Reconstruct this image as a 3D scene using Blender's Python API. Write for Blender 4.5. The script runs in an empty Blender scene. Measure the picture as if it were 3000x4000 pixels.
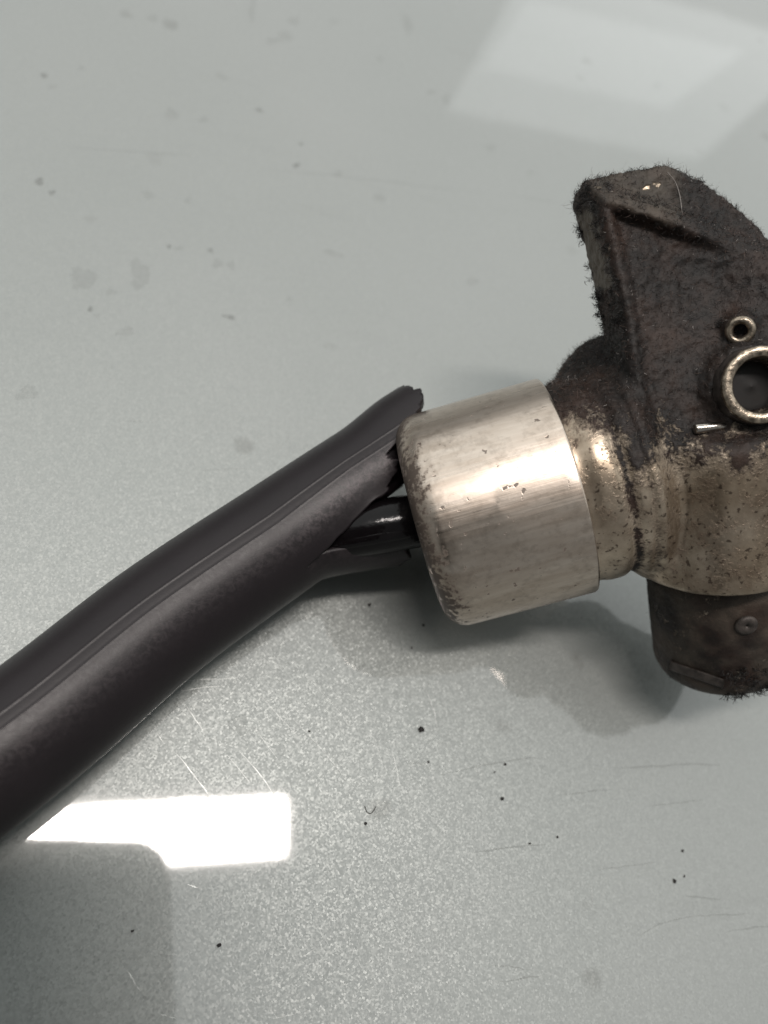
import bpy, bmesh, math, random
import numpy as np
from mathutils import Matrix, Vector

random.seed(7); rng = np.random.default_rng(7)
S = bpy.context.scene
COL = S.collection

# ------------------------------------------------------------------ camera
# photo measured in a 1659 x 2212 pixel frame; the lens sits H above the table
W, HH, F = 1659.0, 2212.0, 1659.0
H = 0.120
NADIR = (300.0, 1890.0)                     # pixel straight below the lens
n = Vector((NADIR[0]-W/2, -(NADIR[1]-HH/2), -F)).normalized()
up = -n
xw = (Vector((1, 0, 0)) - up*up.x).normalized()
yw = up.cross(xw)
R = Matrix((xw, yw, up))                    # camera coords -> world
CAM = Vector((0, 0, H))
Rn = np.array(R)

cd = bpy.data.cameras.new('camera'); cam = bpy.data.objects.new('camera', cd)
COL.objects.link(cam); S.camera = cam
cam.matrix_world = Matrix.Translation(CAM) @ R.to_4x4()
cd.sensor_fit = 'HORIZONTAL'; cd.sensor_width = 26; cd.lens = 26
cd.clip_start = 0.0005; cd.clip_end = 50
cd.dof.use_dof = True; cd.dof.focus_distance = 0.108; cd.dof.aperture_fstop = 13.0

def pc(px, py, d):                          # pixel + depth -> camera coords
    return np.array([(px-W/2)/F*d, -(py-HH/2)/F*d, -d])
def c2w(p):
    return np.asarray(p) @ Rn.T + np.array(CAM)
def U(px, py, d): return Vector(c2w(pc(px, py, d)))
def depth_at(px, py, z):                    # depth at which a pixel's ray is at height z
    r = Rn @ np.array([(px-W/2)/F, -(py-HH/2)/F, -1.0])
    return (z-H)/r[2]
def P(px, py, z): return U(px, py, depth_at(px, py, z))

# ------------------------------------------------------------------ world + lamps
S.render.engine = 'CYCLES'
vs = S.view_settings
vs.view_transform = 'Standard'; vs.look = 'None'; vs.exposure = 0.0; vs.gamma = 1.0; vs.use_curve_mapping = False
wd = bpy.data.worlds.new('World'); S.world = wd; wd.use_nodes = True
bg = wd.node_tree.nodes['Background']
bg.inputs[0].default_value = (0.97, 1.0, 0.985, 1); bg.inputs[1].default_value = 0.22

def mirror_pt(px, py, Hc):                  # where a table reflection seen at a pixel really is, at height Hc
    r = Rn @ np.array([(px-W/2)/F, -(py-HH/2)/F, -1.0])
    k = (Hc+H)/(-r[2])
    return Vector((r[0]*k, r[1]*k, Hc))
def area(name, a, b, c, power, col):        # rectangle: a-b long edge, a-c short edge, facing down at the table
    ld = bpy.data.lights.new(name, 'AREA'); o = bpy.data.objects.new(name, ld); COL.objects.link(o)
    ex = (b-a); ey = (c-a); ey = ey - ex*(ey.dot(ex)/ex.length_squared)
    ld.shape = 'RECTANGLE'; ld.size = ex.length; ld.size_y = ey.length; ld.energy = power; ld.color = col
    X = ex.normalized(); Y = ey.normalized(); Z = X.cross(Y)
    ctr = a+ex/2+ey/2
    if (Vector((0, 0, 0))-ctr).dot(-Z) < 0: Y = -Y; Z = -Z
    o.matrix_world = Matrix.Translation(ctr) @ Matrix((X, Y, Z)).transposed().to_4x4()
    return o
CE = 1.9
cl = area('white_ceiling', Vector((-6, -.5, 2.4)), Vector((6, -.5, 2.4)), Vector((-6, 6.5, 2.4)), 0.86*math.pi*12*7.0, (0.97, 1.0, 0.985))
area('ceiling_tube_lamp', mirror_pt(616, 1724, CE), mirror_pt(-330, 1768, CE), mirror_pt(612, 1846, CE), 24, (1.0, 0.92, 0.87))
def sheared_area(name, quad, dist, radiance, col):   # four reflected corners -> the parallelogram in space that shows them
    rays = []
    for q in quad:
        r = Rn @ np.array([(q[0]-W/2)/F, -(q[1]-HH/2)/F, -1.0]); rays.append(np.array([r[0], r[1], -r[2]]))
    A = np.stack([rays[0], -rays[1], rays[2], -rays[3]], 1)
    k = np.linalg.svd(A)[2][-1]; k = k/np.mean(k)*dist
    c = [Vector(rays[i]*k[i])-Vector((0, 0, H)) for i in range(4)]
    ld = bpy.data.lights.new(name, 'AREA'); o = bpy.data.objects.new(name, ld); COL.objects.link(o)
    ld.shape = 'RECTANGLE'; ld.size = 1; ld.size_y = 1; ld.color = col
    X = c[1]-c[0]; Y = c[3]-c[0]; Z = X.cross(Y).normalized(); ctr = (c[0]+c[2])/2
    if Z.dot(ctr) < 0: X, Y = Y, X; Z = -Z
    if 0: print(name, 'sides', X.length, Y.length, 'cos', X.normalized().dot(Y.normalized()), c)
    ld.energy = radiance*math.pi*X.cross(Y).length
    ld.size = X.length; ld.size_y = Y.length
    Yo = (Y-X*(Y.dot(X)/X.length_squared)).normalized()
    X = X.normalized(); Yd = Y.normalized()
    o.matrix_world = Matrix.Translation(ctr) @ Matrix((X, Yd, Z)).transposed().to_4x4()
sheared_area('pale_panel', [(1150, -60), (1035, 230), (1490, 320), (1690, 110)], 1.6, 0.61, (0.97, 1.0, 1.0))  # unseen area light, shaped to the pale patch mirrored in the table
sheared_area('pale_panel_core', [(1135, -20), (1066, 162), (1440, 246), (1572, 96)], 1.5, 0.37, (0.97, 1.0, 1.0))  # second unseen area light for the brighter inner part of that patch

# ------------------------------------------------------------------ helpers
def link(name, me, mat=None, parent=None, smooth=True):
    o = bpy.data.objects.new(name, me); COL.objects.link(o)
    if mat: me.materials.append(mat)
    if parent is not None: o.parent = parent
    if smooth and len(me.polygons):
        me.polygons.foreach_set('use_smooth', [True]*len(me.polygons))
    return o
def mesh_from(name, V, Fc):
    me = bpy.data.meshes.new(name); me.from_pydata([tuple(v) for v in V], [], [tuple(int(i) for i in f) for f in Fc]); me.update()
    return me
def tag(o, label, cat=None, group=None, kind=None):
    if label: o['label'] = label
    if cat: o['category'] = cat
    if group: o['group'] = group
    if kind: o['kind'] = kind
    return o
def hash3(i, j, k, seed):
    h = (i*374761393 + j*668265263 + k*2147483647 + seed*974711) & 0xffffffff
    h = ((h ^ (h >> 13))*1274126177) & 0xffffffff
    return ((h ^ (h >> 16)) & 0xffff)/65535.0
def vnoise(Pn, scale, seed=0):              # smooth value noise 0..1
    q = Pn*scale; i = np.floor(q).astype(np.int64); f = q-i; f = f*f*(3-2*f)
    out = 0
    for a in (0, 1):
        for b in (0, 1):
            for c in (0, 1):
                w = (f[..., 0] if a else 1-f[..., 0])*(f[..., 1] if b else 1-f[..., 1])*(f[..., 2] if c else 1-f[..., 2])
                out = out + w*hash3(i[..., 0]+a, i[..., 1]+b, i[..., 2]+c, seed)
    return out
def fbm(Pn, scale, seed=0, oct=3):
    s = 0; a = 1; t = 0
    for k in range(oct):
        s = s + a*vnoise(Pn, scale*2**k, seed+k*17); t += a; a *= .5
    return s/t
def sstep(a, b, x):
    t = np.clip((x-a)/(b-a), 0, 1); return t*t*(3-2*t)

# ------------------------------------------------------------------ materials
class M:
    def __init__(s, name):
        s.m = bpy.data.materials.new(name); s.m.use_nodes = True; s.t = s.m.node_tree; s.N = s.t.nodes
        s.b = s.N['Principled BSDF']; s.co = s.N.new('ShaderNodeTexCoord')
    def L(s, a, b): s.t.links.new(a, b)
    def noise(s, scale, detail=3, rough=.55, vec=None, dist=0):
        x = s.N.new('ShaderNodeTexNoise'); x.inputs['Scale'].default_value = scale; x.inputs['Detail'].default_value = detail
        x.inputs['Roughness'].default_value = rough; x.inputs['Distortion'].default_value = dist
        s.L(vec if vec else s.co.outputs['Object'], x.inputs['Vector']); return x.outputs['Fac']
    def voro(s, scale, vec=None, feature='F1'):
        x = s.N.new('ShaderNodeTexVoronoi'); x.inputs['Scale'].default_value = scale; x.feature = feature
        s.L(vec if vec else s.co.outputs['Object'], x.inputs['Vector']); return x
    def mapping(s, sc, rot=(0, 0, 0)):
        x = s.N.new('ShaderNodeMapping'); x.inputs['Scale'].default_value = sc; x.inputs['Rotation'].default_value = rot
        s.L(s.co.outputs['Object'], x.inputs['Vector']); return x.outputs['Vector']
    def ramp(s, fac, stops):
        x = s.N.new('ShaderNodeValToRGB'); e = x.color_ramp.elements
        while len(e) < len(stops): e.new(.5)
        for k, (p, c) in enumerate(stops):
            e[k].position = p; e[k].color = (c if isinstance(c, tuple) else (c, c, c)) + (1,)
        s.L(fac, x.inputs['Fac']); return x.outputs['Color']
    def mix(s, fac, a, b, mode='MIX'):
        x = s.N.new('ShaderNodeMix'); x.data_type = 'RGBA'; x.blend_type = mode
        for v, i in ((fac, 0), (a, 6), (b, 7)):
            if isinstance(v, (int, float)): x.inputs[i].default_value = v
            elif isinstance(v, tuple): x.inputs[i].default_value = v+(1,)
            else: s.L(v, x.inputs[i])
        return x.outputs[2]
    def math(s, op, a, b=0.0, clamp=False):
        x = s.N.new('ShaderNodeMath'); x.operation = op; x.use_clamp = clamp
        for v, i in ((a, 0), (b, 1)):
            if isinstance(v, (int, float)): x.inputs[i].default_value = v
            else: s.L(v, x.inputs[i])
        return x.outputs[0]
    def attr(s, name):
        x = s.N.new('ShaderNodeAttribute'); x.attribute_name = name; return x.outputs['Fac']
    def bump(s, h, dist, strength=1.0, nrm=None):
        x = s.N.new('ShaderNodeBump'); x.inputs['Distance'].default_value = dist; x.inputs['Strength'].default_value = strength
        s.L(h, x.inputs['Height'])
        if nrm: s.L(nrm, x.inputs['Normal'])
        return x.outputs['Normal']
    def set(s, **k):
        for n_, v in k.items():
            i = s.b.inputs[n_.replace('_', ' ')]
            if isinstance(v, (int, float)): i.default_value = v
            elif isinstance(v, tuple): i.default_value = v+(1,) if len(v) == 3 else v
            else: s.L(v, i)
        return s

def mat_table():
    m = M('grey_flake_enamel')
    big = m.noise(9, 3); spots = m.noise(120, 2)
    base = m.mix(m.ramp(big, [(.3, 0.0), (.7, 1.0)]), (.240, .256, .245), (.272, .284, .274))
    # sparse dull stains
    v = m.voro(85)
    st = m.ramp(m.math('ADD', v.outputs['Distance'], m.math('MULTIPLY', m.noise(420, 2), .22)), [(.20, 1.0), (.30, 0.0)])
    sepx = m.N.new('ShaderNodeSeparateColor'); m.L(v.outputs['Color'], sepx.inputs[0])
    pick = m.math('GREATER_THAN', sepx.outputs[0], .62)
    stm = m.math('MULTIPLY', m.math('MULTIPLY', st, pick), m.math('MULTIPLY', sepx.outputs[1], .42))
    base = m.mix(stm, base, (.10, .10, .088))
    # broad smears
    sm = m.ramp(m.noise(60, 4, .6, m.mapping((.25, 1.6, 1), (0, 0, .12))), [(.62, 0.0), (.80, .14)])
    base = m.mix(sm, base, (.12, .125, .115))
    # flakes: each little cell is tilted its own way
    f1 = m.voro(4000); sub = m.N.new('ShaderNodeVectorMath'); sub.operation = 'SUBTRACT'; sub.inputs[1].default_value = (.5, .5, .5)
    m.L(f1.outputs['Color'], sub.inputs[0])
    sc = m.N.new('ShaderNodeVectorMath'); sc.operation = 'SCALE'; sc.inputs['Scale'].default_value = .16; m.L(sub.outputs[0], sc.inputs[0])
    geo = m.N.new('ShaderNodeNewGeometry'); ad = m.N.new('ShaderNodeVectorMath'); m.L(geo.outputs['Normal'], ad.inputs[0]); m.L(sc.outputs[0], ad.inputs[1])
    nz = m.N.new('ShaderNodeVectorMath'); nz.operation = 'NORMALIZE'; m.L(ad.outputs[0], nz.inputs[0])
    sp = m.N.new('ShaderNodeSeparateColor'); m.L(f1.outputs['Color'], sp.inputs[0])
    base = m.mix(m.math('MULTIPLY', m.math('POWER', sp.outputs[2], 4.0), .09), base, (.42, .44, .42))
    rough = m.math('ADD', m.math('MULTIPLY', sp.outputs[0], .20), .40)
    m.set(Base_Color=base, Metallic=.42, Roughness=rough, Normal=nz.outputs[0], Coat_Weight=1.0, Coat_Roughness=.038, Coat_IOR=1.72)
    cb = m.bump(m.noise(45, 2), .00004, .5)
    m.L(cb, m.b.inputs['Coat Normal'])
    return m.m
def mat_ferrule():
    m = M('worn_machined_aluminium')
    st = m.noise(1.0, 4, .65, m.mapping((60, 2600, 2600)))
    st2 = m.noise(1.0, 3, .6, m.mapping((120, 700, 700)))
    blotch = m.noise(260, 4, .6); fine = m.noise(1300, 3, .6); spec = m.noise(1050, 4, .7)
    edge = m.attr('grime')
    d = m.math('ADD', m.math('MULTIPLY', edge, .27), m.math('ADD', m.math('MULTIPLY', blotch, .48), m.math('MULTIPLY', spec, .52)))
    dirt = m.ramp(d, [(.665, 0.0), (.745, .9)])
    haze_ = m.ramp(d, [(.48, 0.0), (.74, .5)])
    col = m.mix(m.ramp(st2, [(.3, 0.0), (.7, 1.0)]), (.57, .475, .395), (.73, .635, .55))
    col = m.mix(haze_, col, (.20, .155, .12))
    pit = m.ramp(m.math('ADD', m.noise(900, 2, .5), m.math('MULTIPLY', m.noise(140, 2), .35)), [(.865, 0.0), (.90, .75)])
    dirt = m.math('MAXIMUM', dirt, pit)
    col = m.mix(dirt, col, (.055, .040, .032))
    met = m.math('SUBTRACT', 1.0, m.math('MULTIPLY', dirt, .8))
    ro = m.math('ADD', m.math('ADD', .19, m.math('MULTIPLY', st, .24)), m.math('MULTIPLY', dirt, .3))
    hgt = m.math('ADD', m.math('MULTIPLY', st, .7), m.math('SUBTRACT', m.math('MULTIPLY', fine, .35), m.math('MULTIPLY', dirt, .8)))
    m.set(Base_Color=col, Metallic=met, Roughness=ro, Normal=m.bump(hgt, .00004, .5), Anisotropic=.25)
    return m.m
def mat_housing():
    m = M('grimy_cast_aluminium')
    g = m.attr('grime')
    n1 = m.noise(330, 5, .65); n2 = m.noise(1700, 3, .6); n3 = m.noise(120, 3)
    k = m.math('ADD', m.math('MULTIPLY', g, .95), m.math('ADD', m.math('MULTIPLY', m.math('SUBTRACT', n1, .5), .95), m.math('MULTIPLY', m.math('SUBTRACT', n2, .5), .75)))
    dirt = m.ramp(k, [(.22, 0.0), (.68, 1.0)])
    metal = m.mix(m.ramp(n3, [(.35, 0.0), (.7, 1.0)]), (.46, .37, .275), (.66, .565, .455))
    film = m.ramp(m.math('ADD', m.math('MULTIPLY', m.noise(75, 3, .6), .6), m.math('MULTIPLY', n1, .4)), [(.40, 0.0), (.64, .80)])
    metal = m.mix(film, metal, (.125, .088, .060))
    spk = m.ramp(m.noise(1250, 2, .5), [(.60, 0.0), (.68, .8)])
    metal = m.mix(spk, metal, (.07, .05, .038))
    fuzz = m.mix(m.ramp(n1, [(.35, 0.0), (.68, 1.0)]), (.0022, .0017, .0015), (.015, .0098, .0078))
    fuzz = m.mix(m.ramp(n3, [(.42, 0.0), (.62, .75)]), fuzz, m.mix(n1, (.012, .0072, .0056), (.060, .034, .024)))
    fuzz = m.mix(m.ramp(m.noise(900, 3, .7), [(.60, 0.0), (.78, .55)]), fuzz, (.06, .05, .043))
    col = m.mix(dirt, metal, fuzz)
    dst = m.attr('dust_lit')  # dust, plus the lit tint painted on the head's upper facet
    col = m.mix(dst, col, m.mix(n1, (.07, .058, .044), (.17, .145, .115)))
    met = m.math('MULTIPLY', m.math('SUBTRACT', 1.0, m.math('MAXIMUM', dirt, dst)), .85)
    ro = m.math('ADD', .30, m.math('MULTIPLY', dirt, .30))
    h = m.math('ADD', m.math('MULTIPLY', dirt, .12), m.math('MULTIPLY', m.math('ADD', .02, m.math('MULTIPLY', m.math('MULTIPLY', dirt, dirt), .9)), m.math('ADD', m.math('MULTIPLY', n2, .5), m.math('MULTIPLY', n1, .4))))
    m.set(Base_Color=col, Metallic=met, Roughness=ro, Normal=m.bump(h, .00030, .9), Specular_IOR_Level=.32)
    return m.m
def mat_rubber():
    m = M('old_black_rubber')
    n1 = m.noise(160, 4, .6); n2 = m.noise(1500, 3, .7); sc = m.noise(1.0, 4, .7, m.mapping((1300, 1300, 1300)), .6)
    col = m.mix(n1, (.0085, .0062, .0074), (.0145, .0108, .0124))
    col = m.mix(m.ramp(n2, [(.66, 0.0), (.8, .35)]), col, (.045, .037, .039))
    w = m.attr('wear_highlight')  # scuffs together with the painted highlight band
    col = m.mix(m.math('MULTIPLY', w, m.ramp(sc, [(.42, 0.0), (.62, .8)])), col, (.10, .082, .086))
    ro = m.math('ADD', .30, m.math('MULTIPLY', sc, .22))
    h = m.math('ADD', m.math('MULTIPLY', n2, .35), m.math('MULTIPLY', sc, m.math('ADD', .3, m.math('MULTIPLY', w, 1.2))))
    m.set(Base_Color=col, Roughness=ro, Normal=m.bump(h, .00005, .6), Specular_IOR_Level=.36)
    return m.m
def mat_simple(name, col, rough, metal=0.0, var=.0, vs_=600, bump=0, coat=0):
    m = M(name); n1 = m.noise(vs_, 4, .6)
    c2 = tuple(c*(1-var) for c in col)
    m.set(Base_Color=m.mix(m.ramp(n1, [(.35, 0.0), (.65, 1.0)]), c2, col), Roughness=m.math('ADD', rough-.08, m.math('MULTIPLY', n1, .16)), Metallic=metal, Coat_Weight=coat)
    if bump: m.set(Normal=m.bump(m.noise(vs_*2, 3), bump, .7))
    return m.m

MT = mat_table(); MF = mat_ferrule(); MH = mat_housing(); MR = mat_rubber()
MCABLE = mat_simple('glossy_black_cable', (.005, .004, .0045), .15, var=.3, bump=.00006); MCABLE.node_tree.nodes['Principled BSDF'].inputs['Specular IOR Level'].default_value = .24
MPIN = mat_simple('bright_steel', (.55, .50, .45), .22, 1.0, .35, 900, .00003)
MRIM = mat_simple('scuffed_brass_rim', (.50, .42, .33), .32, .9, .75, 1300, .0001)
MPAD = mat_simple('dirty_metal', (.075, .062, .055), .55, .3, .75, 500, .0002)
MLINT = mat_simple('dark_lint', (.007, .0054, .0047), .7, 0, .6, 900)
MLINT2 = mat_simple('brown_lint', (.062, .036, .026), .7, 0, .5, 900)
MLINT3 = mat_simple('pale_fibre', (.30, .27, .25), .4, 0, .4, 900)
MCRUMB = mat_simple('black_crumb', (.016, .014, .013), .7, 0, .5, 2500, .0001)
MSCR = mat_simple('bare_scratch', (.62, .64, .62), .40, .4, .6, 1500)
def mat_stain(name, a):
    m = M(name); m.set(Base_Color=(.085, .085, .072), Roughness=.5, Metallic=.1, Coat_Weight=.6, Coat_IOR=1.7, Coat_Roughness=.05, Alpha=m.math('MULTIPLY', m.ramp(m.noise(900, 3), [(.3, .5), (.65, 1.0)]), a)); return m.m
MSMUDGE = mat_stain('dark_rub_mark', .18)
MPHONE = mat_simple('black_phone_glass', (.02, .022, .022), .25, 0, .2, 30)

# ------------------------------------------------------------------ table
def slab(name, x0, x1, y0, y1, z0, z1, mat):
    bm = bmesh.new(); bmesh.ops.create_cube(bm, size=1)
    for v in bm.verts:
        v.co = Vector(((x0+x1)/2+v.co.x*(x1-x0), (y0+y1)/2+v.co.y*(y1-y0), (z0+z1)/2+v.co.z*(z1-z0)))
    me = bpy.data.meshes.new(name); bm.to_mesh(me); bm.free()
    return link(name, me, mat, smooth=False)
table = slab('table_top', -.7, .9, -.6, 1.0, -.02, 0, MT)
tag(table, 'glossy grey green enamelled sheet with fine metallic flake and scratches', kind='structure')

def streak(px0, py0, px1, py1, w, mat, bend=0, z=.00003, seg=9, name='scratch'):
    a = P(px0, py0, z); b = P(px1, py1, z); t = (b-a); nn = Vector((-t.y, t.x, 0)).normalized(); V = []; Fc = []
    for i in range(seg+1):
        u = i/seg; c = a+t*u+nn*(bend*t.length*4*u*(1-u)+random.uniform(-1, 1)*w*.35)
        ww = w*.5*(math.sin(math.pi*min(max(u, .02), .98))**.5)*random.uniform(.45, 1)
        V += [c+nn*ww, c-nn*ww]
        if i: k = 2*i; Fc.append((k-2, k-1, k+1, k))
    return link(name, mesh_from(name, V, Fc), mat, table)
for a in [(380, 1627, 470, 1745, .00022, .02), (518, 1626, 608, 1755, .0002, .06), (490, 1630, 540, 1690, .0001, 0), (402, 1525, 440, 1580, .00012, 0),
          (920, 1490, 945, 1572, .00018, .04), (848, 1625, 863, 1700, .00016, .02), (810, 1595, 828, 1660, .0001, 0), (604, 1330, 642, 1380, .0001, 0),
          (385, 1494, 480, 1482, .00012, .02), (405, 1470, 520, 1464, .0001, 0), (560, 1500, 660, 1610, .00009, 0), (620, 1540, 760, 1700, .00009, .02),
          (470, 1745, 582, 1862, .00008, .01), (1278, 1912, 1280, 1960, .00012, 0), (1128, 1910, 1132, 1945, .00008, 0), (880, 2080, 893, 1990, .0001, 0),
          (275, 2095, 302, 2140, .00016, 0), (405, 1910, 430, 1918, .0002, 0), (590, 2200, 640, 2190, .00012, 0), (650, 2070, 680, 2050, .0001, 0), (345, 2190, 380, 2200, .00012, 0),
          (640, 1440, 760, 1560, .00007, 0), (540, 1560, 600, 1640, .00007, 0), (700, 1500, 760, 1570, .00007, 0), (340, 1585, 352, 1603, .0001, 0)]:
    streak(*a[:5], MSCR, a[5])
for a in [(950, 1675, 1170, 1636, .00032, .02), (1330, 1660, 1560, 1652, .0004, .01), (1210, 1716, 1320, 1706, .0003, 0), (1020, 1842, 1180, 1826, .00035, .02), (1400, 1742, 1520, 1728, .0003, .0),
          (1385, 2018, 1500, 1980, .0003, .05), (1500, 1978, 1620, 1975, .0003, 0), (1570, 2012, 1700, 1995, .0003, 0), (1480, 1934, 1560, 1944, .0004, 0), (1290, 1880, 1420, 1862, .00025, 0),
          (880, 1650, 920, 1648, .0004, 0), (1080, 2120, 1170, 2108, .0003, 0), (1060, 2085, 1140, 2095, .00025, .02),
          (420, 1016, 540, 1012, .0002, 0), (560, 364, 1060, 422, .0003, .01), (150, 318, 420, 336, .0003, 0), (260, 908, 330, 912, .0002, 0), (1100, 420, 1210, 440, .0003, 0)]:
    streak(*a[:5], MSMUDGE, a[5], z=.00002, name='rub_mark')

def stain(px, py, rx, ry, mat, ang=0):
    d = depth_at(px, py, .00001)/F; c = P(px, py, .000012); V = [c]; Fc = []; N_ = 22; ph = random.uniform(0, 6)
    for k in range(N_):
        a = 2*math.pi*k/N_; j = random.uniform(.7, 1.1)+.18*math.sin(3*a+ph)
        x = rx*j*math.cos(a); y = ry*j*math.sin(a)
        V.append(P(px+x*math.cos(ang)-y*math.sin(ang), py+x*math.sin(ang)+y*math.cos(ang), .000012))
    for k in range(N_): Fc.append((0, 1+k, 1+(k+1) % N_))
    link('stain', mesh_from('stain', V, Fc), mat, table)
MS1 = mat_stain('faint_stain', .08); MS2 = mat_stain('dark_stain', .25)
for (x, y, a, b, m_) in [(95, 163, 9, 6, 1), (112, 188, 12, 5, 0), (370, 245, 15, 14, 0), (560, 237, 9, 5, 1), (590, 88, 18, 8, 0), (635, 46, 14, 10, 0), (545, 20, 7, 30, 0), (880, 52, 9, 28, 0), (85, 392, 12, 9, 1), (112, 416, 9, 6, 1),
        (320, 421, 14, 10, 0), (405, 433, 8, 6, 0), (640, 358, 8, 6, 1), (650, 311, 6, 4, 1), (455, 541, 6, 6, 1), (387, 536, 12, 5, 0), (365, 533, 5, 5, 1), (195, 668, 6, 7, 1), (210, 682, 9, 4, 0), (495, 685, 16, 5, 1), (300, 592, 20, 38, 0),
        (820, 127, 8, 7, 0), (730, 376, 12, 8, 0), (1060, 318, 12, 9, 0), (1145, 373, 9, 6, 0), (272, 716, 22, 10, 0), (625, 646, 9, 5, 0), (440, 258, 12, 6, 0), (175, 148, 9, 5, 0), (1420, 185, 6, 8, 0), (500, 572, 9, 12, 0), (60, 850, 26, 16, 0),
        (515, 1566, 22, 24, 0), (1090, 1650, 6, 4, 0), (330, 40, 14, 8, 0), (965, 215, 10, 14, 0), (720, 548, 26, 7, 0), (1020, 608, 16, 8, 0), (240, 630, 14, 7, 0), (1510, 1430, 5, 4, 0), (470, 570, 14, 12, 0), (180, 600, 34, 26, 0)]:
    stain(x, y, a, b, MS2 if m_ else MS1, random.uniform(-.3, .3))

# ------------------------------------------------------------------ tool (cast body + ferrule), in camera coords first
A0 = pc(908, 1134, .1212); A1 = pc(1220, 1048, .1190)
ax = (A1-A0)/np.linalg.norm(A1-A0); LF = np.linalg.norm(A1-A0)
RF = .0170
root = bpy.data.objects.new('cutting_machine', None); COL.objects.link(root)
bx_ = P(1480, 1250, 0); root.location = (bx_.x, bx_.y, 0); ROOT = np.array(root.location)
tag(root, 'dirty cast metal tool body clogged with dark lint, with a bright cylindrical end cap', 'power tool')

# --- ferrule: a turned cup, local x along the axis
def lathe(name, prof, seg, mat, M4, parent, closed=False, grime=None):
    V = []; Fc = []; G = []
    for (s, r) in prof:
        for k in range(seg):
            a = 2*math.pi*k/seg; V.append((s, r*math.cos(a), r*math.sin(a)))
    m_ = len(prof)
    for i in range(m_-1 if not closed else m_):
        for k in range(seg):
            j = (i+1) % m_; k2 = (k+1) % seg
            Fc.append((i*seg+k, i*seg+k2, j*seg+k2, j*seg+k))
    me = mesh_from(name, V, Fc)
    if grime:
        at = me.attributes.new('grime', 'FLOAT', 'POINT'); at.data.foreach_set('value', [grime(s, r) for (s, r) in prof for k in range(seg)])
    o = link(name, me, mat, parent); o.matrix_local = M4
    return o
def frame_world(o_cam, x_cam):               # 4x4 in root space with local x along x_cam and z towards the camera
    x = Vector(Rn @ x_cam).normalized(); c = (CAM-Vector(c2w(o_cam))).normalized()
    z = (c-x*c.dot(x)).normalized(); y = z.cross(x)
    return Matrix.Translation(Vector(c2w(o_cam))-Vector(ROOT)) @ Matrix((x, y, z)).transposed().to_4x4()
# one long pale hair caught on the top of the head is added with the lint below
fr = .0037
prof = [(.003, .0046), (.0004, .0048), (.0, .0054), (0, .008), (0, .011), (0, RF-fr)]
prof += [(fr-fr*math.cos(t), RF-fr+fr*math.sin(t)) for t in np.linspace(.12, math.pi/2, 14)]
prof += [(s, RF) for s in np.linspace(fr, LF-.0004, 14)[1:]]
prof += [(LF-.0001, RF-.0001), (LF, RF-.0004), (LF, RF-.0014), (LF-.002, RF-.0016)]
def gr(s, r): return float(np.clip(1-(s-.0008)/.0050, 0, 1))
lathe('end_cap', prof, 160, MF, frame_world(A0, ax), root, grime=gr)

# --- housing as a smooth implicit casting
def sd_cyl(p, a, b, ra, rb, rnd):
    d = b-a; L = np.linalg.norm(d); d = d/L; q = p-a; t = q@d; r = np.linalg.norm(q-t[..., None]*d, axis=-1)
    rr = ra+(rb-ra)*np.clip(t/L, 0, 1)
    dx = r-rr+rnd; dy = np.abs(t-L/2)-L/2+rnd
    return np.minimum(np.maximum(dx, dy), 0)+np.sqrt(np.maximum(dx, 0)**2+np.maximum(dy, 0)**2)-rnd
def smin(a, b, k):
    h = np.clip(.5+.5*(b-a)/k, 0, 1); return b+(a-b)*h-k*h*(1-h)
def sd_poly(x, y, poly):
    d = np.full(x.shape, 1e9); s = np.ones(x.shape); N_ = len(poly)
    for i in range(N_):
        ax_, ay = poly[i]; bx, by = poly[i-1]
        ex, ey = bx-ax_, by-ay; wx, wy = x-ax_, y-ay
        t = np.clip((wx*ex+wy*ey)/(ex*ex+ey*ey), 0, 1)
        d = np.minimum(d, (wx-ex*t)**2+(wy-ey*t)**2)
        c1 = y >= ay; c2 = y < by; c3 = ex*wy > ey*wx
        fl = (c1 & c2 & c3) | (~c1 & ~c2 & ~c3); s = np.where(fl, -s, s)
    return s*np.sqrt(d)
ZF = -.1060; ZB = -.1172
outl = [(1256, 404, .113), (1345, 380, .1125), (1440, 361, .112), (1530, 374, .112), (1600, 420, .112), (1662, 472, .112), (1745, 590, .112), (1790, 740, .112), (1800, 960, .112),
        (1420, 985, .112), (1345, 920, .114), (1318, 830, .1155), (1303, 725, .1162), (1287, 640, .1162), (1262, 525, .1160), (1240, 438, .115)]
POLY = [tuple(pc(*q)[:2]) for q in outl]
lipA = pc(1268, 428, .107)[:2]; lipB = pc(1475, 492, .107)[:2]
lt = (lipB-lipA)/np.linalg.norm(lipB-lipA); ln = np.array([lt[1], -lt[0]])   # ln points down the picture
if ln[1] > 0: ln = -ln
NK1 = pc(1425, 985, .1176)
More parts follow.
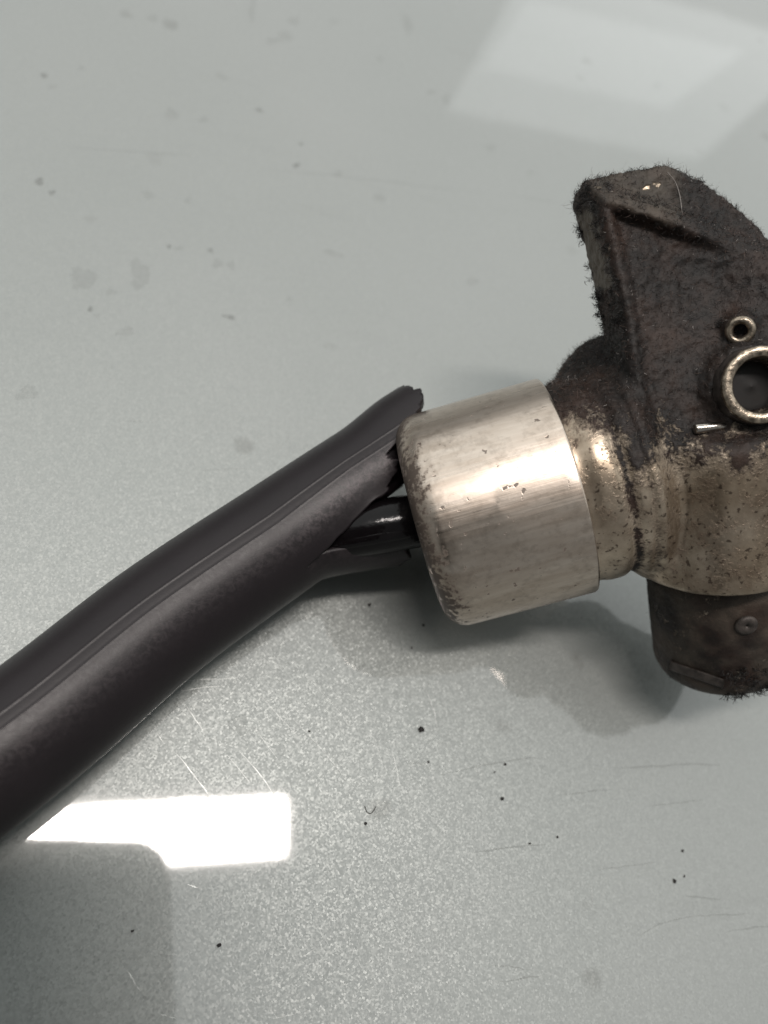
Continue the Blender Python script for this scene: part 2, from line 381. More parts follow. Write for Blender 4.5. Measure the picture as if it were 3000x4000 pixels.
def f_head(p):
    x, y, z = p[..., 0], p[..., 1], p[..., 2]
    d2 = sd_poly(x, y, POLY)
    below = (x-lipA[0])*ln[0]+(y-lipA[1])*ln[1]
    inset = sstep(-.0006, -.0030, d2)*sstep(pc(1640, 0, .107)[0], pc(1400, 0, .107)[0], x)
    zf = ZF-.0023*np.exp(-np.maximum(below, 0)/.026)*sstep(0.0, .0012, below)*inset
    zf = zf-.0040*sstep(.0, .0050, -below)                     # facet above the lip slopes away
    zf = zf-.0022*np.exp(-(((x-pc(1540, 600, .108)[0])/.007)**2+((y-pc(1540, 600, .108)[1])/.011)**2))
    zf = zf-.0010*sstep(pc(1500, 0, .108)[0], pc(1690, 0, .108)[0], x)*sstep(-.002, .004, y-pc(0, 560, .108)[1])
    zf = zf-.0032*sstep(-.011, .0005, d2)**2*sstep(pc(1430, 0, .108)[0], pc(1560, 0, .108)[0], x)*sstep(pc(0, 760, .108)[1], pc(0, 560, .108)[1], y)
    r = .0016
    dz = np.maximum(z-zf, ZB-z)
    a = d2+r; b = dz+r
    return np.minimum(np.maximum(a, b), 0)+np.sqrt(np.maximum(a, 0)**2+np.maximum(b, 0)**2)-r
BA = pc(1550, 925, .1118); BB = pc(1566, 1222, .1182); RB = .0120
def f_body(p):
    d = f_head(p)
    dome = np.linalg.norm((p-pc(1330, 858, .1235))*np.array([1, 1, .9]), axis=-1)-.0099
    d = smin(d, dome, .0012)
    q = p-A1; t = q@ax; r = np.linalg.norm(q-t[..., None]*ax, axis=-1)
    rr = .0154-.006*sstep(np.dot(NK1-A1, ax)-.0055, np.dot(NK1-A1, ax), t)-.0007*np.exp(-((t-.0060)/.0010)**2)-.0004*np.exp(-((t-.0087)/.0007)**2)+.0004*sstep(.0005, .003, t)
    L = np.dot(NK1-A1, ax)
    neck = np.maximum(r-rr, np.maximum(-.004-t, t-L))
    d = smin(d, neck, .0030)
    pot = sd_cyl(p, BA, BB, RB*.84, RB, .0016)
    return smin(d, pot, .0042)
CA = pc(1562, 1190, .1215); CB = pc(1548, 1450, .1290)
def f_low(p):
    d = sd_cyl(p, CA, CB, .0119, .0098, .0040)
    b = sd_cyl(p, pc(1690, 1240, .122), pc(1700, 1405, .130), .0095, .0085, .003)
    return smin(d, b, .002)

def surface_nets(f, lo, hi, h):
    nx, ny, nz = [int((hi[i]-lo[i])/h)+1 for i in range(3)]
    X = np.stack(np.meshgrid(*[lo[i]+h*np.arange((nx, ny, nz)[i]) for i in range(3)], indexing='ij'), -1)
    D = np.empty((nx, ny, nz), np.float32)
    for i in range(0, nx, 24): D[i:i+24] = f(X[i:i+24])
    ins = D < 0
    c8 = [(a, b, c) for a in (0, 1) for b in (0, 1) for c in (0, 1)]
    cnt = sum(ins[a:nx-1+a, b:ny-1+b, c:nz-1+c].astype(np.int8) for a, b, c in c8)
    act = np.argwhere((cnt > 0) & (cnt < 8)); idx = -np.ones((nx-1, ny-1, nz-1), np.int64); idx[tuple(act.T)] = np.arange(len(act))
    acc = np.zeros((len(act), 3)); num = np.zeros(len(act))
    for a in c8:
        for ax3 in range(3):
            if a[ax3]: continue
            b = list(a); b[ax3] = 1
            va = D[tuple((act+a).T)]; vb = D[tuple((act+b).T)]
            cr = (va < 0) != (vb < 0); t = np.where(cr, va/np.where(va-vb == 0, 1, va-vb), 0)
            p = np.array(a)[None]+t[:, None]*(np.array(b)-np.array(a))[None]
            acc += np.where(cr[:, None], p, 0); num += cr
    V = np.array(lo)+h*(act+acc/num[:, None])
    Q = []
    for ax3 in range(3):
        u, w = [(1, 2), (2, 0), (0, 1)][ax3]
        sl0 = [slice(0, -1)]*3; sl1 = [slice(0, -1)]*3; sl1[ax3] = slice(1, None)
        A = ins[tuple(sl0)]; B = ins[tuple(sl1)]
        e = np.argwhere(A != B); e = e[(e[:, u] > 0) & (e[:, w] > 0)]
        s = A[tuple(e.T)]
        eu = np.eye(3, dtype=int)[u]; ew = np.eye(3, dtype=int)[w]
        ids = [idx[tuple((e+o).T)] for o in (0*eu, -eu, -eu-ew, -ew)]
        q = np.stack(ids, 1); q[~s] = q[~s][:, ::-1]; Q.append(q)
    return V, np.concatenate(Q)

def grad(f, V, e=1e-4):
    g = np.stack([f(V+e*np.eye(3)[i])-f(V-e*np.eye(3)[i]) for i in range(3)], -1)
    return g/np.maximum(np.linalg.norm(g, axis=-1, keepdims=True), 1e-9)
def to_px(V): return W/2+V[..., 0]/-V[..., 2]*F, HH/2-V[..., 1]/-V[..., 2]*F

def grime_body(V):
    # lint settles on the head and shoulder; the neck's front and the round cap were rubbed clean
    d2 = f_head(V); e = fbm(V, 420, 3); big = fbm(V, 130, 9, 2)
    q = V-A1; t = q@ax
    g = np.full(len(V), .95)
    yv = V[:, 1]
    lim = pc(0, 985, .104)[1]
    clean = sstep(lim+.0085, lim-.0075, yv+(big-.5)*.012+(e-.5)*.009)
    g = g*(1-clean*.74)
    neckm = sstep(.0105, .0035, t)*sstep(.0195, .0105, (V-A0)@np.array([0, 1, 0])+(big-.5)*.006)
    g = np.minimum(g, 1-.86*neckm+(e-.5)*.30)
    groove = np.exp(-((t-.0061)/.0009)**2)+.6*np.exp(-((t-.0088)/.0008)**2)
    isneck = np.abs(np.linalg.norm(q-t[:, None]*ax, axis=-1)-.0155) < .0016
    g = np.where(isneck, np.maximum(g, np.clip(groove, 0, 1)*.74), g)
    # pale worn chamfer on the head's left edge
    a = pc(1262, 500, .118)[:2]; b = pc(1300, 600, .118)[:2]
    tt = np.clip(((V[:, :2]-a)@(b-a))/np.dot(b-a, b-a), 0, 1); dd = np.linalg.norm(V[:, :2]-a-tt[:, None]*(b-a), axis=1)
    for (qx, qy, qr) in ((1290, 414, .0004), (1318, 424, .0003), (1400, 402, .0004), (1424, 394, .0003)):
        c_ = pc(qx, qy, .1095)[:2]; g = np.where((np.linalg.norm((V[:, :2]-c_)*np.array([.8, 1.5]), axis=1) < qr+(e-.5)*.0012) & (V[:, 2] > -.114), .30, g)
    return np.clip(g, 0, 1)
def dust_lit_body(V):
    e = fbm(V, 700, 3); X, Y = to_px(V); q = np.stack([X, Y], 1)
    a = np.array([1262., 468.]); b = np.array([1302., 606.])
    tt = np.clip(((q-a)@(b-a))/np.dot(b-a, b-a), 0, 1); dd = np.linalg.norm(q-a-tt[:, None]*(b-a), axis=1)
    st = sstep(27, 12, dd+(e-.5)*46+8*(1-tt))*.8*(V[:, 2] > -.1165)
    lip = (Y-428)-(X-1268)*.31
    fac = sstep(6, -10, lip+(e-.5)*20)*sstep(1500, 1450, X)*sstep(1262, 1285, X)*.42*(V[:, 2] > -.113)*np.clip(.4+1.4*(fbm(V, 500, 8)-.3), 0, 1)  # brown upper facet, its colour lightened as if lit from overhead
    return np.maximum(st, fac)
def grime_low(V): return np.clip(.90+.4*(fbm(V, 160, 5)-.5), 0, 1)

def casting(name, f, lo, hi, h, grime, amp, label=None):
    V, Q = surface_nets(f, lo, hi, h)
    N_ = grad(f, V)
    for _ in range(1): V = V-N_*f(V)[:, None]*.9
    g = grime(V)
    V = V+N_*((fbm(V, 1500, 21, 2)-.45)*amp*.75*sstep(.45, .9, g)+(fbm(V, 230, 31, 2)-.5)*amp*.55*np.clip(sstep(.4, .9, g), .06, 1))[:, None]
    me = mesh_from(name, c2w(V)-ROOT, Q)
    at = me.attributes.new('grime', 'FLOAT', 'POINT'); at.data.foreach_set('value', g.astype(np.float32))
    at = me.attributes.new('dust_lit', 'FLOAT', 'POINT'); at.data.foreach_set('value', (dust_lit_body(V) if name == 'cast_housing' else np.clip((fbm(V, 240, 77)-.42)*1.2, 0, .3)).astype(np.float32))
    o = link(name, me, MH, root)
    if label: o['label'] = label
    return V, N_, g
def hit(px, py, f, d0=.085, d1=.14):
    ds = np.linspace(d0, d1, 1200); pts = np.stack([pc(px, py, d) for d in ds]); v = f(pts)
    k = np.argmax(v < 0); return ds[k] if v[k] < 0 else .118
f_cast = f_body
dT = hit(1585, 850, f_cast); dE = hit(1597, 715, f_cast); dP = hit(1545, 922, f_cast)
o_ = pc(1646, 831, dT-.0044); axt = o_-pc(1610, 838, dT+.0010); axt /= np.linalg.norm(axt)
RT = 84/F*(dT-.0044)
vE = -pc(1560, 760, 1.0)/np.linalg.norm(pc(1560, 760, 1.0)); vE = vE+np.array([0, -.12, 0]); vE /= np.linalg.norm(vE)
eC = pc(1599, 714, dE-.0013)
pa = pc(1500, 927, dP-.0007); pb = pc(1640, 912, dP+.0009); pd = (pb-pa)/np.linalg.norm(pb-pa)
def f_body(p):                               # seats cast round the tube, the eyelet and the pin
    d = smin(f_cast(p), sd_cyl(p, o_-axt*.0105, o_-axt*.0032, RT*1.35, RT*1.12, .0008), .0022)
    hole = np.linalg.norm(np.cross(p-o_, axt), axis=-1)-RT*.66
    d = np.maximum(d, -np.maximum(hole, -((p-o_)@axt)-.0065))
    d = smin(d, sd_cyl(p, eC-vE*.004, eC-vE*.0002, .0026, .0021, .0004), .0012)
    d = np.maximum(d, -sd_cyl(p, eC-vE*.0012, eC+vE*.002, .0009, .0009, .0001))
    return smin(d, sd_cyl(p, pa+pd*.0048, pb+pd*.003, .0013, .0017, .0004), .0010)
lo = (.0205, -.0215, -.1365); hi = (.0680, .0535, -.0975)
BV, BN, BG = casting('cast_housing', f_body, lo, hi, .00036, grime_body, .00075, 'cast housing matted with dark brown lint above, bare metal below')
LV, LN, LG = casting('lower_housing', f_low, (.036, -.040, -.1440), (.078, -.001, -.1085), .00042, grime_low, .00030, 'dark stained lower housing pot')

# --- outlet tube standing on the front of the head
def cam_axis_frame(o_cam, x_cam): return frame_world(o_cam, np.array(x_cam))
base = o_-axt*.0085
M4 = frame_world(base, axt+np.array([0, 1e-4, 0]))
tube = lathe('outlet_tube', [(0, RT*1.06), (.004, RT*1.05), (.0075, RT*1.01), (.0080, RT*.99)], 72, MPAD, M4, root)
tag(tube, 'short hollow tube with a scuffed bright rim')
rim = lathe('rim', [(.0079, RT*1.0), (.0084, RT*.995), (.00862, RT*.96), (.00865, RT*.86), (.0086, RT*.76), (.0083, RT*.72), (.0074, RT*.70), (.0015, RT*.68)], 72, MRIM, Matrix.Identity(4), tube)
plug = lathe('lint_plug', [(.0046, RT*.70), (.0050, RT*.5), (.0047, RT*.25), (.0052, .00001)], 48, MLINT, Matrix.Identity(4), tube)
# --- small eyelet
def torus(name, ctr, nrm, r0, r1, mat, arc=2*math.pi, start=0, seg=40, sec=12, zs=1.0):
    V = []; Fc = []; n_ = seg if arc >= 6.28 else seg+1
    for i in range(n_):
        a = start+arc*i/seg
        for j in range(sec):
            b = 2*math.pi*j/sec
            V.append((r1*zs*math.sin(b), (r0+r1*math.cos(b))*math.cos(a), (r0+r1*math.cos(b))*math.sin(a)))
    for i in range(seg):
        i2 = (i+1) % n_
        for j in range(sec):
            j2 = (j+1) % sec; Fc.append((i*sec+j, i*sec+j2, i2*sec+j2, i2*sec+j))
    o = link(name, mesh_from(name, V, Fc), mat, root); o.matrix_local = frame_world(ctr, nrm); return o
torus('eyelet', pc(1599, 714, dE-.0013), vE, .00145, .00058, MRIM, zs=1.4)
# --- steel pin
lathe('steel_pin', [(0, .00001), (0, .00058), (.00012, .00068), (.004, .00068), (np.linalg.norm(pb-pa), .00068)], 20, MPIN, frame_world(pa, pd), root)
# --- rivet and raised pad on the lower pot
dR = hit(1612, 1350, f_low); gR = grad(f_low, pc(1612, 1350, dR)[None])[0]
tr = torus('rivet', pc(1612, 1350, dR-.0001), gR, .00085, .00080, MPAD, zs=.7)
dA = [hit(x, y, f_low) for x, y in ((1448, 1437), (1565, 1480))]
def pad():
    V = []; Fc = []; nu = 8
    for i in range(nu+1):
        u = i/nu
        for (ox, oy, lift) in ((0, 0, -.0008), (0, 0, .0006), (0, 30, .0006), (0, 30, -.0008)):
            px = 1449+(1566-1449)*u+ox-oy*.15; py = 1428+(1468-1428)*u+oy*.62
            d = hit(px, py, f_low); V.append(c2w(pc(px, py, d-lift))-ROOT)
        if i:
            k = 4*i
            for j in range(4):
                j2 = (j+1) % 4; Fc.append((k-4+j, k-4+j2, k+j2, k+j))
    Fc += [(0, 1, 2, 3), (4*nu+3, 4*nu+2, 4*nu+1, 4*nu)]
    o = link('raised_pad', mesh_from('raised_pad', V, Fc), MPAD, root, smooth=False)
    md = o.modifiers.new('b', 'BEVEL'); md.width = .00025; md.segments = 2
pad()

# --- lint: thousands of short fibres on the dirty parts
def fibres(name, pts, nrm, lens, width, mat, curl=.7, lift=.6):
    V = []; Fc = []; tv = c2w
    for p, nn, L in zip(pts, nrm, lens):
        d = rng.normal(size=3); d -= nn*np.dot(d, nn)*.6; d = d/np.linalg.norm(d)+nn*lift*rng.uniform(.1, 1.5); d /= np.linalg.norm(d)
        side = np.cross(d, rng.normal(size=3)); side /= np.linalg.norm(side)+1e-9
        q = p-nn*.0001; k0 = len(V)
        for i in range(5):
            w = width*(1-.6*i/4)
            V += [q+side*w, q-side*w]
            d = d+rng.normal(size=3)*curl*.45; d /= np.linalg.norm(d); q = q+d*L/4
            if i: k = k0+2*i; Fc.append((k-2, k-1, k+1, k))
    V = c2w(np.array(V))-ROOT
    o = link(name, mesh_from(name, V, Fc), mat, root); o['kind'] = 'stuff'; return o
px_, py_ = to_px(BV)
BD = dust_lit_body(BV)
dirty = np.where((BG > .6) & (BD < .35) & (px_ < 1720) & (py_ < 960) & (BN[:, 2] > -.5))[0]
def pick(ix, k): return rng.choice(ix, k)
s1 = pick(dirty, 24000); fibres('lint', BV[s1], BN[s1], rng.uniform(.0003, .0012, len(s1)), .000030, MLINT, .8, .22)
s2 = pick(dirty, 11000); fibres('lint', BV[s2], BN[s2], rng.uniform(.0003, .0014, len(s2)), .000040, MLINT2, .8, .2)
s3 = pick(dirty, 3000); fibres('lint', BV[s3], BN[s3], rng.uniform(.0001, .0007, len(s3)), .000038, MLINT3, .6, .5)
# ragged tufts along the head's left and top outline
def tufts(ix, k, per, L):
    P_, N_ = [], []
    for c in pick(ix, k):
        for _ in range(per):
            P_.append(BV[c]+BN[c]*rng.uniform(0, L*.8)+rng.normal(size=3)*.00018); N_.append(BN[c]+rng.normal(size=3)*.5)
    N_ = np.array(N_); N_ /= np.linalg.norm(N_, axis=1)[:, None]
    return np.array(P_), N_
left = np.where((BN[:, 0] < -.6) & (py_ < 720) & (py_ > 400) & (BV[:, 2] > -.1225))[0]
top = np.where((BN[:, 1] > .6) & (py_ < 470) & (BV[:, 2] > -.118))[0]
left = left[BD[left] < .35]; p_, n_ = tufts(left, 75, 20, .0008); fibres('lint', p_, n_, rng.uniform(.0003, .0010, len(p_)), .00005, MLINT, 1.0, .8)
p_, n_ = tufts(top, 60, 12, .0004); fibres('lint', p_, n_, rng.uniform(.0003, .0010, len(p_)), .000042, MLINT, 1.0, .8)
s4 = np.concatenate([pick(left, 60), pick(top, 60)]); fibres('lint', BV[s4], BN[s4], rng.uniform(.001, .003, len(s4)), .000022, MLINT2, .9, 1.5)
hl = [c2w(pc(x, y, hit(x, y, f_body)-.0005)) for x, y in ((1442, 372), (1458, 392), (1468, 420), (1473, 455), (1478, 492))]
LH = ('lint_hair', hl)
# ragged lint fringe on the lower pot
lx, ly = to_px(LV); lowr = np.where((ly > 1440) & (lx > 1570) & (lx < 1720))[0]
P_, N_ = [], []
for c in pick(lowr, 130):
    for _ in range(20): P_.append(LV[c]+rng.normal(size=3)*.0003); N_.append(LN[c])
fibres('lint', np.array(P_), np.array(N_), rng.uniform(.0004, .0014, len(P_)), .00006, MLINT, 1.0, .7)
s5 = pick(np.where(LN[:, 2] > -.2)[0], 1200); fibres('lint', LV[s5], LN[s5], rng.uniform(.0003, .0009, len(s5)), .00003, MLINT, .8, .3)

# ------------------------------------------------------------------ rubber sleeve
def zz(px, py, z): return np.array(P(px, py, z))
RS = .0089
ctrl = [zz(-520, 2010, RS), zz(-210, 1775, RS), zz(89, 1555, RS), zz(354, 1338, RS+.0002), zz(614, 1157, .0112), zz(760, 1058, .0136), zz(880, 978, .0158), zz(960, 925, .0172)]
def catmull(C, m=60):
    C = [2*C[0]-C[1]]+list(C)+[2*C[-1]-C[-2]]; out = []
    for i in range(1, len(C)-2):
        for k in range(m):
            t = k/m; a, b, c, d = C[i-1], C[i], C[i+1], C[i+2]
            out.append(.5*((2*b)+(-a+c)*t+(2*a-5*b+4*c-d)*t*t+(-a+3*b-3*c+d)*t**3))
    out.append(C[-2]); return np.array(out)
path = catmull(ctrl); seg = np.linalg.norm(np.diff(path, axis=0), axis=1); cum = np.concatenate([[0], np.cumsum(seg)])
kc = np.argmin(np.linalg.norm(path-ctrl[4], axis=1)); SC = cum[kc]       # arc length at the (614,1155) station
PXM = .1185/F                                                            # metres per photo pixel there
def at(s):
    c = np.array([np.interp(s, cum, path[:, i]) for i in range(3)])
    t = np.array([np.interp(s+.001, cum, path[:, i])-np.interp(s-.001, cum, path[:, i]) for i in range(3)]); t /= np.linalg.norm(t)
    v = np.array(CAM)-c; e = v-t*np.dot(v, t); e /= np.linalg.norm(e)     # towards the viewer
    u = np.cross(e, t); u /= np.linalg.norm(u)
    if np.dot(u, Rn @ np.array([-.6, .8, 0])) < 0: u = -u                 # towards the hose's upper-left flank
    return c, t, e, u
S0 = SC+(-26)*PXM                                                        # where the tear starts
TH_T = -40.0; TH_B = -150.0                                              # front tear, back tear
def rad(th):
    th = ((th+180) % 360)-180
    r = RS+.00007*math.exp(-((th-24)/1.0)**2)+.00004*math.exp(-((th-13)/1.2)**2)
    if 13 < th < 24: r -= .00002
    return r
def wear_highlight(th, s):  # scuffs near the tear plus a lamp highlight painted along the hose
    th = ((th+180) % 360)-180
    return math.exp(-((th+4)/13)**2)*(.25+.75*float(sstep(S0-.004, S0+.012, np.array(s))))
ths = sorted(set([TH_T+360*k/150 for k in range(150)]+[10+i*.8 for i in range(24)]), key=lambda a: (a-TH_T) % 360)
upper_th = [t for t in ths if ((t-TH_T) % 360) <= 250]                   # from the front tear over the top to the back tear
lower_th = [t for t in ths if ((t-TH_T) % 360) >= 250]+[TH_T+360]
V = []; Fc = []; WR = []
def pt(s, th, off=(0, 0)):
    c, t, e, u = at(s); a = math.radians(th); r = rad(th)
    return c+e*(r*math.cos(a))+u*(r*math.sin(a))
# closed length
ss = np.linspace(0.004, S0, 110); rows = []
for s in ss:
    fr_ = at(s); row = []
    for th in ths:
        a = math.radians(th); r = rad(th); V.append(fr_[0]+fr_[2]*(r*math.cos(a))+fr_[3]*(r*math.sin(a))); WR.append(wear_highlight(th, s)); row.append(len(V)-1)
    rows.append(row)
for i in range(len(rows)-1):
    for k in range(len(ths)):
        k2 = (k+1) % len(ths); Fc.append((rows[i][k], rows[i][k2], rows[i+1][k2], rows[i+1][k]))
idx_of = {round((t-TH_T) % 360, 4): rows[-1][k] for k, t in enumerate(ths)}
def endlen(th):                                                          # how far the upper flap reaches, photo px from the station
    th = ((th+180) % 360)-180
    return float(np.interp(th, [-150, -60, -40, -28, 0, 13, 20, 28, 40, 60, 90, 120, 150, 180], [330, 236, 226, 238, 268, 292, 340, 368, 396, 414, 408, 392, 370, 330]))
def rag(th, k): 
    q = np.array([[th*.11, k*3.1, 0.0]]); return float(fbm(q, 1.0, 41, 3)[0]-.5)
NU = 46; prev = [idx_of[round((t-TH_T) % 360, 4)] for t in upper_th]
for i in range(1, NU+1):
    row = []
    for t in upper_th:
        w = (t-TH_T) % 360
        L = (endlen(t)+rag(t, 1)*26+rag(t*1.7, 2)*58)*PXM-(S0-SC)
        s = S0+L*i/NU; d = L*i/NU
        # tear edge peels back a little from the cable; edge runs from -40 to -27 degrees
        sh = (20*min(1, d/(.014)))*math.exp(-w/40.0)+ rag(d*4000, 5)*5.0*math.exp(-w/4.0)*min(1, d/.001)
        th = t+sh; fr_ = at(s); a = math.radians(th)
        r = rad(t)+.0009*float(sstep(.018, .028, np.array(d)))*math.exp(-((((t+180) % 360)-180-75)/38)**2)
        r += .0005*math.exp(-w/14)*min(1, d/.006)
        V.append(fr_[0]+fr_[2]*(r*math.cos(a))+fr_[3]*(r*math.sin(a))); WR.append(wear_highlight(t, s)); row.append(len(V)-1)
    for k in range(len(row)-1): Fc.append((prev[k], prev[k+1], row[k+1], row[k]))
    prev = row
NLW = 30; prev = [idx_of[round((t-TH_T) % 360, 4) % 360] for t in lower_th]
for i in range(1, NLW+1):
    row = []
    for t in lower_th:
        wl = ((t-TH_T) % 360) if t != TH_T+360 else 360.0
        Lp = np.interp(wl, [250, 290, 330, 360], [150, 176, 205, 226])+rag(t, 9)*34+rag(t*2.1, 10)*36
        L = Lp*PXM-(S0-SC); d = L*i/NLW; s = S0+d; fr_ = at(s)
        th = t+7*min(1, d/.006)*math.exp(-(360-wl)/60)+rag(d*4000, 7)*11.0*math.exp(-(360-wl)/4.0)*min(1, d/.001)
        a = math.radians(th); r = rad(t)
        dd = max(0, d-.0020); bend = .45*dd*dd/(dd+.0018)
        p = fr_[0]+fr_[2]*(r*math.cos(a)*(1-.1*min(1, d/.01)))+fr_[3]*(r*math.sin(a)-bend)
        p = p-fr_[1]*bend*.22
        p[2] = max(p[2], .0022+.0004*math.cos(th))
        V.append(p); WR.append(0.15); row.append(len(V)-1)
    for k in range(len(row)-1): Fc.append((prev[k], prev[k+1], row[k+1], row[k]))
    prev = row
V = np.array(V)
base_s = at(SC-.03)[0].copy(); base_s[2] = 0
sl = mesh_from('rubber_sleeve', V-base_s, Fc)
wa = sl.attributes.new('wear_highlight', 'FLOAT', 'POINT'); wa.data.foreach_set('value', WR)
bm = bmesh.new(); bm.from_mesh(sl); bmesh.ops.recalc_face_normals(bm, faces=bm.faces); bm.to_mesh(sl); bm.free()
slo = link('rubber_sleeve', sl, MR); slo.location = base_s
c0 = at(cum[-1]*.3)[0]
pz = sl.polygons[len(sl.polygons)//10]
if (Vector(V[pz.vertices[0]])-Vector(path[np.argmin(np.linalg.norm(path-V[pz.vertices[0]], axis=1))])).dot(pz.normal) < 0: sl.flip_normals()
md = slo.modifiers.new('wall', 'SOLIDIFY'); md.thickness = .0021; md.offset = -1
tag(slo, 'thick black rubber cable sleeve, its end torn open beside the metal tool', 'cable sleeve')

# torn inner layer still reaching the end cap
V = []; Fc = []; tl = np.linspace(-32, 150, 60); NI = 30
for i in range(NI+1):
    for k, t in enumerate(tl):
        reach = float(np.interp(t, [-32, -15, 5, 20, 45, 80, 150], [305, 338, 368, 392, 395, 385, 340]))+rag(t, 15)*30
        s = S0-.004+(reach*PXM-(S0-.004-SC))*i/NI; fr_ = at(s); a = math.radians(t); r = RS-.0019-.0010*float(sstep(.7, 1.0, np.array(i/NI)))+rag(t+i*3, 19)*.0005
        V.append(fr_[0]+fr_[2]*(r*math.cos(a))+fr_[3]*(r*math.sin(a))-base_s)
for i in range(NI):
    for k in range(len(tl)-1):
        q = i*len(tl)+k; Fc.append((q, q+1, q+len(tl)+1, q+len(tl)))
il = link('inner_layer', mesh_from('inner_layer', V, Fc), MR, slo)
md = il.modifiers.new('wall', 'SOLIDIFY'); md.thickness = .0009; md.offset = 0
il['label'] = 'ragged torn inner rubber layer'

# ------------------------------------------------------------------ cable inside the sleeve (fixed in the tool)
def tube_along(name, pts, r, mat, parent, org, seg=20, m=14, squash=1.0):
    Pp = catmull([np.array(p) for p in pts], m); V = []; Fc = []
    for i, c in enumerate(Pp):
        t = Pp[min(i+1, len(Pp)-1)]-Pp[max(i-1, 0)]; t /= np.linalg.norm(t)
        e = np.array(CAM)-c; e -= t*np.dot(e, t); e /= np.linalg.norm(e); u = np.cross(t, e)
        for k in range(seg):
            a = 2*math.pi*k/seg; V.append(c+e*r*math.cos(a)+u*r*squash*math.sin(a)-org)
    for i in range(len(Pp)-1):
        for k in range(seg):
            k2 = (k+1) % seg; Fc.append((i*seg+k, i*seg+k2, (i+1)*seg+k2, (i+1)*seg+k))
    Fc.append(tuple(range(seg))[::-1]); Fc.append(tuple(range(len(V)-seg, len(V))))
    return link(name, mesh_from(name, V, Fc), mat, parent)
def cw(px, py, d): return c2w(pc(px, py, d))
inner = [path[int(k)]+np.array([0, 0, -.0012]) for k in np.linspace(130, kc-6, 9)]
cab = inner+[cw(725, 1154, .1178), cw(800, 1141, .1172), cw(860, 1131, .1174), cw(915, 1121, .1182), cw(985, 1107, .1195)]
c1 = tube_along('cable', cab, .0042, MCABLE, root, ROOT)

hh = tube_along('hair', LH[1], .00005, MLINT3, root, ROOT, seg=6); hh['label'] = 'single pale hair caught on the lint'
tube_along('ridge', [cw(690, 1186, .1166), cw(730, 1172, .1153), cw(800, 1159, .1146), cw(860, 1149, .1148), cw(915, 1140, .1157), cw(970, 1130, .117)], .0015, MCABLE, c1, np.zeros(3)+ROOT, seg=14)
# ------------------------------------------------------------------ crumbs on the table
def crumb(px, py, rpx, label, el=1.0, group='small black crumbs scattered on the table'):
    c = P(px, py, 0); r = rpx*depth_at(px, py, 0)/F
    bm = bmesh.new(); bmesh.ops.create_icosphere(bm, subdivisions=2, radius=1)
    ang = random.uniform(0, 3)
    for v in bm.verts:
        k = random.uniform(.65, 1.2); v.co = Vector((v.co.x*r*k*el, v.co.y*r*k, (v.co.z*k*.7)*r))
    zmin = min(v.co.z for v in bm.verts)
    for v in bm.verts: v.co.z -= zmin
    me = bpy.data.meshes.new('crumb'); bm.to_mesh(me); bm.free()
    o = link('crumb', me, MCRUMB, smooth=False); o.location = (c.x, c.y, 0); o.rotation_euler.z = ang
    tag(o, label, 'crumb', group)
crumb(909, 1576, 6.5, 'largest black crumb on the open table below the metal end cap')
crumb(914, 1351, 3.2, 'small black crumb in the shadow edge just off the metal end cap')
crumb(797, 1307, 3.6, 'small black crumb in the shadow under the torn sleeve flap')
crumb(789, 1779, 3.8, 'small black crumb lying beside the short curled hair')
crumb(889, 1400, 2.2, 'tiny black crumb at the rim of the end cap shadow')
for (x, y, r) in [(1084, 1725, 4.0), (925, 1646, 2.2), (1474, 1838, 3.0), (1456, 1903, 3.4), (1478, 1893, 2.0), (1091, 1651, 2.6), (1204, 1808, 2.6), (1144, 1822, 2.2), (473, 2042, 3.8), (286, 2011, 2.6), (1068, 1668, 1.6), (668, 1580, 2.4)]:
    crumb(x, y, r, 'tiny black crumb on the bare grey table away from the tool', random.uniform(.9, 1.6))
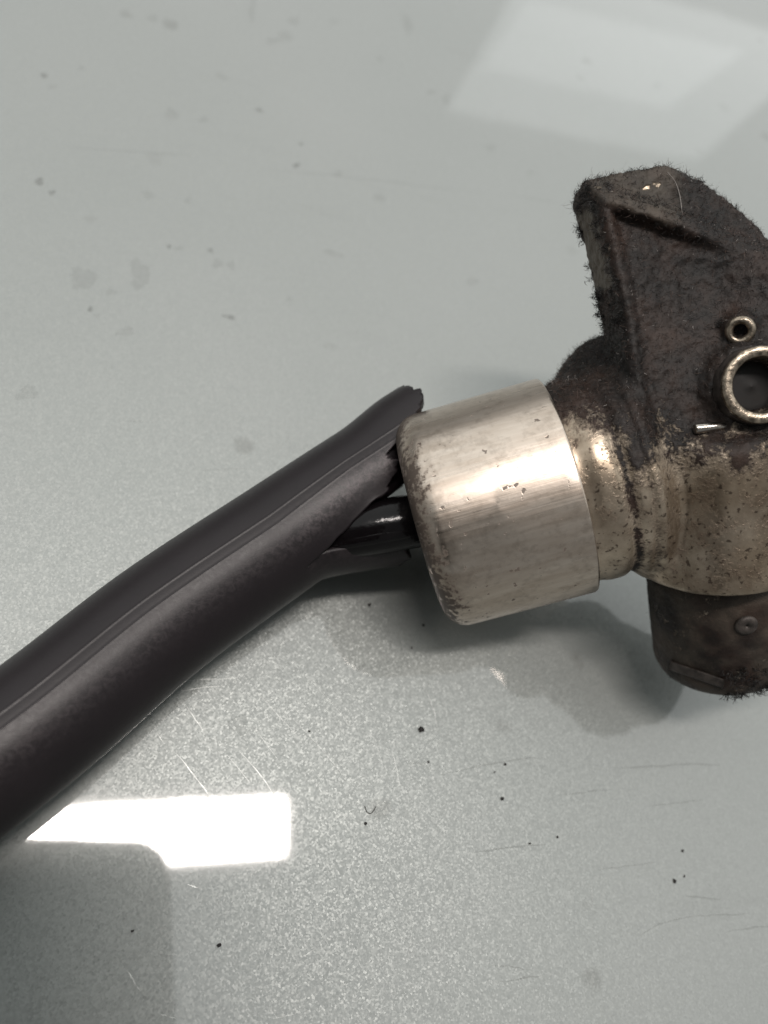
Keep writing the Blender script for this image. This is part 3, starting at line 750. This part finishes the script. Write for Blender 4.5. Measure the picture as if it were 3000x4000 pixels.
# a short curled hair
hp = [P(x, y, .00012) for x, y in ((788, 1741), (793, 1754), (801, 1757), (808, 1750), (812, 1742))]
o0 = hp[0].copy(); o0.z = 0
h = tube_along('hair', [np.array(p) for p in hp], .00006, MCRUMB, None, np.array(o0), seg=6); h.location = o0
tag(h, 'short curled dark hair lying on the table', 'hair')

# ------------------------------------------------------------------ the phone taking the picture (seen as a dark reflection)
PW, PH, PT = .076, .160, .0085
def phone(wr, tp):
    bm = bmesh.new(); rc = .0105; pts = []
    for (cx, cy, a0) in ((wr-rc, tp-rc, 0), (wr-PW+rc, tp-rc, 90), (wr-PW+rc, tp-PH+rc, 180), (wr-rc, tp-PH+rc, 270)):
        for k in range(9):
            a = math.radians(a0+90*k/8); pts.append((cx+rc*math.cos(a), cy+rc*math.sin(a)))
    z0, z1 = .0016, .0016+PT
    lo_ = [bm.verts.new((x, y, z0)) for x, y in pts]; hi_ = [bm.verts.new((x, y, z1)) for x, y in pts]
    bm.faces.new(lo_[::-1]); bm.faces.new(hi_)
    for i in range(len(pts)): j = (i+1) % len(pts); bm.faces.new((lo_[i], lo_[j], hi_[j], hi_[i]))
    bmesh.ops.bevel(bm, geom=[e for e in bm.edges if len(e.link_faces) == 2 and abs(e.link_faces[0].normal.z-e.link_faces[1].normal.z) > .5], offset=.0012, segments=2, affect='EDGES')
    me = bpy.data.meshes.new('smartphone'); bm.to_mesh(me); bm.free()
    o = link('smartphone', me, MPHONE, smooth=False); o.matrix_world = cam.matrix_world.copy()
    tag(o, 'dark smartphone held above the table, seen only as a reflection', 'smartphone')
def refl_px(x, y, z):                        # pixel where a camera-space point appears mirrored in the table
    w = c2w(np.array([x, y, z])); w[2] = -w[2]
    q = (w-np.array(CAM)) @ Rn; return W/2+q[0]/-q[2]*F, HH/2-q[1]/-q[2]*F
best = min(((abs(refl_px(wr, -.01, .002)[0]-372)+abs(refl_px(wr-.012, tp, .002)[1]-1815), wr, tp) for wr in np.linspace(.002, .04, 77) for tp in np.linspace(.002, .04, 77)))
print('PHONE', best)
phone(best[1], best[2])
